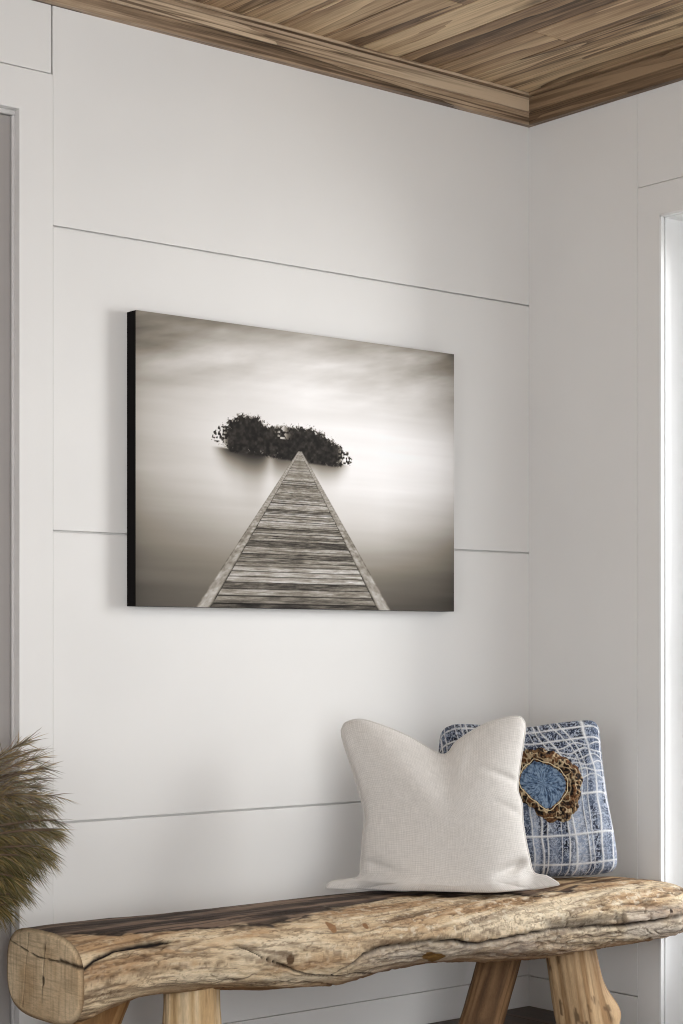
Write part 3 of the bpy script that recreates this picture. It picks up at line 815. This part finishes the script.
vbot = np.clip(1 - np.abs(vr) ** 9.0, 0, 1) ** .5
mid_ = sstep(.235, .10, np.abs(au - .012)) ** .8              # the filled middle; the ears stay thin
puff = np.sqrt(np.clip(1 - np.abs(uu) ** 2.6, 0, 1))
pback = puff * np.where(vr > 0, vtop, np.maximum(vbot, .35 * mid_))
puff = puff * np.where(vr > 0, vtop, np.maximum(vbot * (1 - .7 * (1 - mid_) * sstep(.38, .04, vv)), (.70 + .30 * vbot) * mid_))
pback *= 1 - (1 - .12) * sstep(.185, .235, np.abs(au)) * sstep(.075, .03, aw)
puff *= 1 - (1 - .12) * sstep(.185, .235, np.abs(au)) * sstep(.075, .03, aw)
# a chop in the top edge: the hollow widens upwards
chop = np.exp(-((au - .012) / (.03 + .10 * sstep(.2, .36, aw))) ** 2) * sstep(.16, .37, aw)
front = .084 * puff * (1 - .42 * chop)
front += .0045 * (fbm(au * 9, aw * 9, s=81, o=3) - .5) * puff
for (fa, fw, da, dw, wd_, ln_, am) in ((.195, .255, -.7, .25, .010, .07, -.009), (.205, .17, -1, .5, .010, .06, -.006), (.185, .05, 1, .35, .012, .045, -.034), (-.16, .05, 1, -.3, .012, .06, -.013), (.05, .31, .3, 1, .012, .05, .004)):
    L_ = math.hypot(da, dw); da, dw = da / L_, dw / L_
    q1 = (au - fa) * da + (aw - fw) * dw; q2 = -(au - fa) * dw + (aw - fw) * da
    front += am * np.exp(-(q2 / wd_) ** 2 - (q1 / ln_) ** 2) * np.clip(puff * 2, 0, 1)
back = .072 * pback * (1 - .4 * chop)
eps = .0035
pil1 = thing('linen_cushion', 'oatmeal linen cushion with a chopped top edge standing on the log bench', 'cushion', tuple(LP))
o1, loop, Vt = cushion('cushion_cover', pil1, S, front + eps, back + eps, tl.m, None, (LP, A, Wd, Nn), sag=.22)
edge_pts = (Vt[loop] + Vt[loop + n * n]) / 2
tube_along('piping', edge_pts, .0038, tl.m, pil1)

# blue patterned cushion
Btop = [(-0.2162, 0.3689), (-0.2107, 0.385), (-0.1932, 0.3985), (-0.1516, 0.405), (0.0035, 0.3958), (0.0866, 0.4066), (0.1698, 0.4146), (0.1965, 0.4106), (0.2095, 0.3931)]
Bright = [(0.2354, 0.0131), (0.2492, 0.0368), (0.2441, 0.1026), (0.2267, 0.2086), (0.2156, 0.3059), (0.2116, 0.3689), (0.2095, 0.3931)]
Bbot = [(-0.2403, 0.0105), (-0.2193, 0.0026), (-0.1136, 0.0), (0.0951, 0.0), (0.1771, 0.0035), (0.2142, 0.0079), (0.2354, 0.0131)]
Bleft = [(-0.2403, 0.0105), (-0.2507, 0.0341), (-0.2449, 0.1026), (-0.2335, 0.2086), (-0.222, 0.3059), (-0.219, 0.3501), (-0.2162, 0.3689)]
BP = np.array([-0.391, -0.3651, 0.4465])
A, Wd, Nn = frame_of(-0.68758, math.radians(9))
n = 330
S = coons(Btop, Bright, Bbot, Bleft, n)
uu, vv = np.meshgrid(np.linspace(-1, 1, n), np.linspace(0, 1, n), indexing='ij')
au, aw = S[..., 0], S[..., 1]
puff = np.clip(1 - np.abs(uu) ** 5, 0, 1) ** .5 * np.clip(1 - np.abs(2 * vv - 1) ** 5, 0, 1) ** .5
front = .060 * puff; back = .060 * puff
ub, vb = (uu + 1) / 2, vv
w1 = (fbm(ub * 6, vb * 6, s=90, o=3) - .5) * .02
dn, dd = lin((66, 75, 97)), lin((24, 27, 37))
scr = fbm(au * 210, aw * 260, s=91, o=3, g=.7); scr2 = np.abs(fbm(au * 210, aw * 170, s=92, o=2) - .5) * 2
bc = mixc(np.broadcast_to(dn, au.shape + (3,)), dd, sstep(.56, .43, scr))
bc = mixc(bc, lin((186, 194, 208)), sstep(.20, .07, scr2) * .8)
bc = mixc(bc, lin((104, 118, 142)), sstep(.5, .62, fbm(au * 22, aw * 14, s=93, o=3)) * .4)
# pale painted bands between some of the lines
fan = sstep(.62, 1.0, vb)                              # lines lean to the left towards the top
lx = ub + w1 + .16 * fan * (.35 + .65 * sstep(.25, .6, ub)) * sstep(1.02, .62, ub)
band = np.zeros_like(ub)
for (c_, wd_, v0, v1, am) in ((.56, .020, 0, .5, .8), (.655, .020, 0, .55, .45), (.80, .035, 0, .62, .85), (.855, .018, .1, .7, .75), (.93, .03, .05, .75, .6), (.76, .012, .0, .55, .6), (.99, .02, 0, .7, .5), (.30, .03, 0, .5, .7), (.15, .03, 0, .6, .7), (.80, .07, .45, .64, .7)):
    band = np.maximum(band, np.exp(-((lx - c_ + .01 * (scr - .5)) / wd_) ** 4) * sstep(v0 - .03, v0 + .03, vb) * sstep(v1 + .04, v1 - .04, vb) * am * .75)
bc = mixc(bc, mixc(np.broadcast_to(lin((176, 190, 214)), au.shape + (3,)), lin((214, 220, 230)), sstep(.4, .6, scr)), band * (.55 + .45 * sstep(.35, .6, fbm(au * 60, aw * 25, s=94, o=3))))
gl_ = np.zeros_like(ub)
for k, c_ in enumerate(np.arange(.03, 1.3, .047)):
    c_ = c_ + .013 * math.sin(k * 2.3)
    wd_ = .0036 + .0016 * math.sin(k * 1.7)
    gl_ = np.maximum(gl_, np.exp(-((lx - c_ + .006 * np.sin(vb * 9 + k)) / wd_) ** 2))
for (v_, sl_, wd_) in ((.955, .0, .006), (.875, .015, .006), (.515, .03, .007), (.265, .03, .007), (.085, .01, .006)):
    gl_ = np.maximum(gl_, np.exp(-((vb - v_ - sl_ * (ub - .5) - .008 * np.sin(ub * 7)) / wd_) ** 2))
for k, v_ in enumerate(np.arange(.62, .86, .042)):     # cross ties in the upper half
    gl_ = np.maximum(gl_, .85 * np.exp(-((vb - v_ - .10 * (ub - .75) + .012 * np.sin(ub * 40 + k * 2)) / .005) ** 2) * sstep(.52, .6, ub))
gl_ *= .72 + .28 * sstep(.3, .5, fbm(au * 90, aw * 90, s=95, o=2))
bc = mixc(bc, lin((226, 226, 226)), np.clip(gl_, 0, 1))
front = front + .0012 * gl_ * puff
pil2 = thing('patchwork_cushion', 'blue and white gridded cushion with a frilled brown patch, behind the linen cushion', 'cushion', tuple(BP))
o2, loop, Vt = cushion('cushion_cover', pil2, S, front + .002, back + .002, M_blue, bc, (BP, A, Wd, Nn))

inner = [(0.0441, 0.3009), (0.0977, 0.2821), (0.1251, 0.2493), (0.1221, 0.2166), (0.0958, 0.1839), (0.0746, 0.1736), (0.0539, 0.1885), (0.0308, 0.2072), (0.0057, 0.2399), (0.0132, 0.2727)]
outer = [(-0.0168, 0.3056), (0.0139, 0.3197), (0.061, 0.3268), (0.1076, 0.3126), (0.14, 0.2915), (0.1637, 0.2587), (0.1593, 0.2072), (0.1444, 0.1606), (0.1044, 0.142), (0.0649, 0.1513), (0.0351, 0.1792), (-0.0067, 0.1979), (-0.0181, 0.2166), (-0.0188, 0.2634)]
def surf(a, w):
    """depth of the cushion's front at plane point (a, w)"""
    a, w = np.atleast_1d(a), np.atleast_1d(w); r_ = np.empty(a.shape)
    for k in np.ndindex(a.shape):
        r_[k] = front.flat[np.argmin((au - a[k]) ** 2 + (aw - w[k]) ** 2)]
    return r_
inner = [(a_ - .016, w_) for a_, w_ in inner]; outer = [(a_ - .017, w_ + .002) for a_, w_ in outer]
def closed(pts, m): return curve(list(pts) + [pts[0]], m + 1)[:-1]
def pos(a, w, d): return np.asarray(a)[..., None] * A + np.asarray(w)[..., None] * Wd + np.asarray(d)[..., None] * Nn
m = 120; ic = closed(inner, m); cen = ic.mean(0)
NRr = 26; rs = np.linspace(0, 1, NRr)
pa = cen[0] + (ic[:, 0] - cen[0])[None] * rs[:, None]; pw = cen[1] + (ic[:, 1] - cen[1])[None] * rs[:, None]
pd = surf(pa, pw) + .004 + .003 * np.sqrt(np.clip(1 - rs ** 4, 0, 1))[:, None]
ang = np.arctan2(pw - cen[1], pa - cen[0])
fib = fbm(np.cos(ang) * 14 + rs[:, None] * 3, np.sin(ang) * 14, rs[:, None] * 9 + 0 * ang, s=101, o=4, g=.65)
pcx = mixc(np.broadcast_to(lin((88, 112, 142)), pa.shape + (3,)), lin((140, 162, 186)), sstep(.45, .62, fib))
pcx = mixc(pcx, lin((36, 50, 74)), sstep(.45, .34, fib) * .9)
patch = np_mesh('denim_patch', pos(pa, pw, pd).reshape(-1, 3), ring_faces(NRr, m), M_blue, pil2, col=pcx.reshape(-1, 3))
patch['label'] = 'washed blue denim patch'
# frill ring round the patch
m = 420; ic = closed(inner, m); oc = closed(outer, m)
best = np.argmin(((oc - ic[0]) ** 2).sum(1)); oc = np.roll(oc, -best, 0)
an_i = np.unwrap(np.arctan2(ic[:, 1] - cen[1], ic[:, 0] - cen[0])); an_o = np.arctan2(oc[:, 1] - cen[1], oc[:, 0] - cen[0])
so = np.argsort(an_o); ri = np.hypot(*(ic - cen).T); ro = np.hypot(*(oc - cen).T) * 1.05
ro = np.interp((an_i + math.pi) % (2 * math.pi), (an_o[so] + math.pi), ro[so], period=2 * math.pi)
NRr = 30; q = np.linspace(0, 1, NRr)[:, None]
wav = 1 + .025 * np.sin(an_i * 17) + .05 * (fbm(np.cos(an_i) * 9, np.sin(an_i) * 9, s=110, o=3) - .5) * 2
rad = ri[None] * .97 + (ro * wav - ri * .97)[None] * q
fa_, fw_ = cen[0] + rad * np.cos(an_i)[None], cen[1] + rad * np.sin(an_i)[None]
rough_ = fbm(fa_ * 200, fw_ * 200, s=111, o=3, g=.6)
fd = surf(fa_, fw_) + .003 + (.011 * np.sin(math.pi * np.clip(q * .98 + .01, 0, 1)) ** .6 + .012 * (rough_ - .45)) * np.sin(math.pi * np.clip(q * .96 + .02, 0, 1)) ** .4
fcx = mixc(np.broadcast_to(lin((50, 38, 30)), fa_.shape + (3,)), lin((122, 94, 66)), sstep(.46, .66, rough_))
fcx = mixc(fcx, lin((26, 20, 18)), sstep(.50, .38, rough_) * .95)
fcx = mixc(fcx, lin((120, 78, 46)), sstep(.56, .68, fbm(fa_ * 60, fw_ * 60, s=112, o=3)) * .5)
fcx = mixc(fcx, lin((206, 184, 148)), sstep(.08, .03, np.abs(fbm(fa_ * 70, fw_ * 70, s=113, o=2) - .5)) * .75)
fr = np_mesh('frill', pos(fa_, fw_, fd).reshape(-1, 3), ring_faces(NRr, m), M_frill, pil2, col=fcx.reshape(-1, 3))
fr['label'] = 'ruffled brown border round the blue patch'
tth = NT('cream_thread'); tth.base(rgba((214, 196, 160))); tth.rough(.8)
m = 140; ic = closed(inner, m); sc_ = 1.06 + .02 * np.sin(np.arange(m) * .55)
ta, tw = cen[0] + (ic[:, 0] - cen[0]) * sc_, cen[1] + (ic[:, 1] - cen[1]) * sc_
tube_along('thread', pos(ta, tw, surf(ta, tw) + .012), .0011, tth.m, pil2)

# ------------------------------------------------------------------ potted pine at the left edge
PX, PY = -2.08, -.20
pine = thing('potted_pine', 'bushy pine with drooping olive needles at the left edge, beside the end of the bench', 'plant', (PX, PY, 0))
pts = [(.085, 0.0), (.10, .008), (.125, .14), (.135, .25), (.142, .262), (.142, .28), (.128, .28), (.122, .262), (.118, .25)]
na = 64; a = np.linspace(0, 2 * math.pi, na, endpoint=False)
Vt = [(r_ * math.cos(t_), r_ * math.sin(t_), z_) for (r_, z_) in pts for t_ in a] + [(0, 0, 0)]
F = [tuple(int(v) for v in f) for f in ring_faces(len(pts), na)] + [((k + 1) % na, k, len(pts) * na) for k in range(na)]
tp = NT('clay_pot'); tp.base(tp.ramp(tp.noise(tp.obj(), 9, 4), [(.3, rgba((104, 98, 92))), (.7, rgba((136, 130, 122)))])); tp.rough(.8)
np_mesh('pot', np.array(Vt), F, tp.m, pine)
ts = NT('dark_soil'); ts.base(rgba((52, 40, 30))); ts.rough(.95)
Vt = [(.12 * q_ * math.cos(t_), .12 * q_ * math.sin(t_), .252 + .006 * math.sin(t_ * 5 + q_ * 9)) for q_ in (0.01, .35, .7, 1) for t_ in a]
np_mesh('soil', np.array(Vt), ring_faces(4, na), ts.m, pine)
tbk = NT('pine_bark'); tbk.base(rgba((92, 74, 58))); tbk.rough(.9)
rng = np.random.default_rng(8)
stem = np.array([(0, 0, .24), (.01, 0, .36), (.02, -.005, .48), (.035, -.01, .60), (.05, -.01, .70)])
def chain(V, F, p, rads, seg=7):
    p = np.asarray(p); b0 = len(V)
    for i, c in enumerate(p):
        d = p[min(i + 1, len(p) - 1)] - p[max(i - 1, 0)]; d = d / (np.linalg.norm(d) + 1e-9)
        s1 = np.cross(d, (.3, .2, .9)); s1 /= np.linalg.norm(s1) + 1e-9; s2 = np.cross(d, s1)
        for k in range(seg):
            an = 2 * math.pi * k / seg; V.append(c + rads[i] * (math.cos(an) * s1 + math.sin(an) * s2))
    for i in range(len(p) - 1):
        for k in range(seg):
            q_ = b0 + i * seg + k; r_ = b0 + i * seg + (k + 1) % seg
            F.append((q_, r_, r_ + seg, q_ + seg))
V, F = [], []
chain(V, F, stem, [.016, .014, .011, .008, .004], 10)
np_mesh('trunk', np.array(V), F, tbk.m, pine)
# branches: (azimuth deg, height on the stem, tip offset out, tip z)
br = []; nb_ = []
for (px, py, az) in ((16, 752, 0), (24, 758, -10), (27, 772, 8), (30, 786, -6), (33, 796, 10), (38, 806, -4), (42, 818, 8), (44, 830, -8), (44, 842, 4), (38, 850, -10), (34, 858, 8), (28, 868, -4), (24, 878, 8), (18, 888, -6),
                     (12, 896, 4), (4, 902, -8), (12, 775, 16), (16, 795, -20), (22, 812, 20), (26, 828, -22), (26, 840, 22), (18, 852, -24), (12, 866, 18), (6, 880, -16), (0, 764, 26), (2, 790, -28), (6, 820, 30), (8, 842, -30), (0, 862, 30), (-6, 890, -20),
                     (-10, 770, 6), (-12, 800, 14), (-8, 830, -8), (-10, 856, 6), (-14, 884, 12), (27, 741, 0), (35, 752, 6), (38, 768, -6), (43, 780, 4), (50, 797, -4), (53, 806, 6), (52, 822, -4), (36, 862, 0), (24, 880, 6), (20, 872, -4)):
    zt_ = .8605 - (py - 733) * .0022
    nb_.append(300 if py > 800 else 130)
    br.append((float(np.clip(zt_ - .05, .34, .68)), (.305 + (px - 30) * .0025) / math.cos(math.radians(az)), zt_, math.radians(az * .8)))
nb_[-10:] = [70] * 10
for k in range(60):
    nb_.append(260)
    zt_ = rng.uniform(.50, .83); ro_ = .32 * math.sqrt(max(.1, 1 - ((zt_ - .66) / .24) ** 2)) * rng.uniform(.75, 1.0)
    br.append((float(np.clip(zt_ - rng.uniform(.02, .10), .34, .68)), ro_, zt_, rng.uniform(.6, 2 * math.pi - .6)))
for k in range(16):                                       # upright shoots in the middle of the crown
    nb_.append(200); br.append((.66, rng.uniform(.05, .17), rng.uniform(.80, .87), rng.uniform(0, 2 * math.pi)))
V, F = [], []; NVs, NFs, NCs = [], [], []
for nk, (z0, out, ztip, az) in zip(nb_, br):
    s0 = np.array([np.interp(z0, stem[:, 2], stem[:, k]) for k in range(3)])
    tip = np.array([out * math.cos(az), out * math.sin(az) * (.5 if az % (2 * math.pi) < math.pi else 1), ztip])
    t_ = np.linspace(0, 1, 9)[:, None]
    mid = (s0 + tip) / 2 + np.array([0, 0, .035])
    pth = (1 - t_) ** 2 * s0 + 2 * t_ * (1 - t_) * mid + t_ ** 2 * tip
    chain(V, F, pth, np.linspace(.006, .0018, 9), 6)
    # needles in bundles along the branch, drooping with length
    for k in range(nk):
        u_ = .12 + .88 * rng.random() ** (.75 if nk > 100 else .45)
        i_ = min(int(u_ * 8), 7); fr_ = u_ * 8 - i_
        p0 = pth[i_] * (1 - fr_) + pth[i_ + 1] * fr_
        d = pth[min(i_ + 1, 8)] - pth[max(i_ - 1, 0)]; d /= np.linalg.norm(d)
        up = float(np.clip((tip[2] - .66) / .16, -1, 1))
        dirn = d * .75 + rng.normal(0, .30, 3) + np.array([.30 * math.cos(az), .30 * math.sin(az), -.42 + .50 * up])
        dirn /= np.linalg.norm(dirn)
        Ln = rng.uniform(.032, .068); droop = rng.uniform(.006, .02) * (1 if up < .4 else .3)
        w_ = rng.uniform(.0005, .0009)
        side = np.cross(dirn, rng.normal(0, 1, 3)); side /= np.linalg.norm(side) + 1e-9
        nrm = np.cross(dirn, side)
        p1 = p0 + dirn * Ln * .55 - np.array([0, 0, droop * .35]); p2 = p0 + dirn * Ln - np.array([0, 0, droop])
        pp = [p0, p1, p2]
        for q_ in pp: q_[1] = min(q_[1], .18)
        if p2[0] + PX > -1.86 and p2[2] < .468: continue
        b0 = len(NVs)
        for q_, ww in ((pp[0], w_), (pp[1], w_)):
            for kk in range(3):
                an = 2 * math.pi * kk / 3; NVs.append(q_ + ww * (math.cos(an) * side + math.sin(an) * nrm))
        NVs.append(pp[2])
        for kk in range(3):
            k2 = (kk + 1) % 3
            NFs.append((b0 + kk, b0 + k2, b0 + 3 + k2, b0 + 3 + kk)); NFs.append((b0 + 3 + kk, b0 + 3 + k2, b0 + 6))
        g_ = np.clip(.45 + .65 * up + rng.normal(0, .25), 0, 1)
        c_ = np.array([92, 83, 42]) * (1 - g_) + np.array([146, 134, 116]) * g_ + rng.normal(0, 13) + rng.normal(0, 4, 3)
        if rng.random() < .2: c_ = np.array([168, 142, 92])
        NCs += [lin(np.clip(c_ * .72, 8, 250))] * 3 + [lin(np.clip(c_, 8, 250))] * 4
np_mesh('branches', np.array(V), F, tbk.m, pine)
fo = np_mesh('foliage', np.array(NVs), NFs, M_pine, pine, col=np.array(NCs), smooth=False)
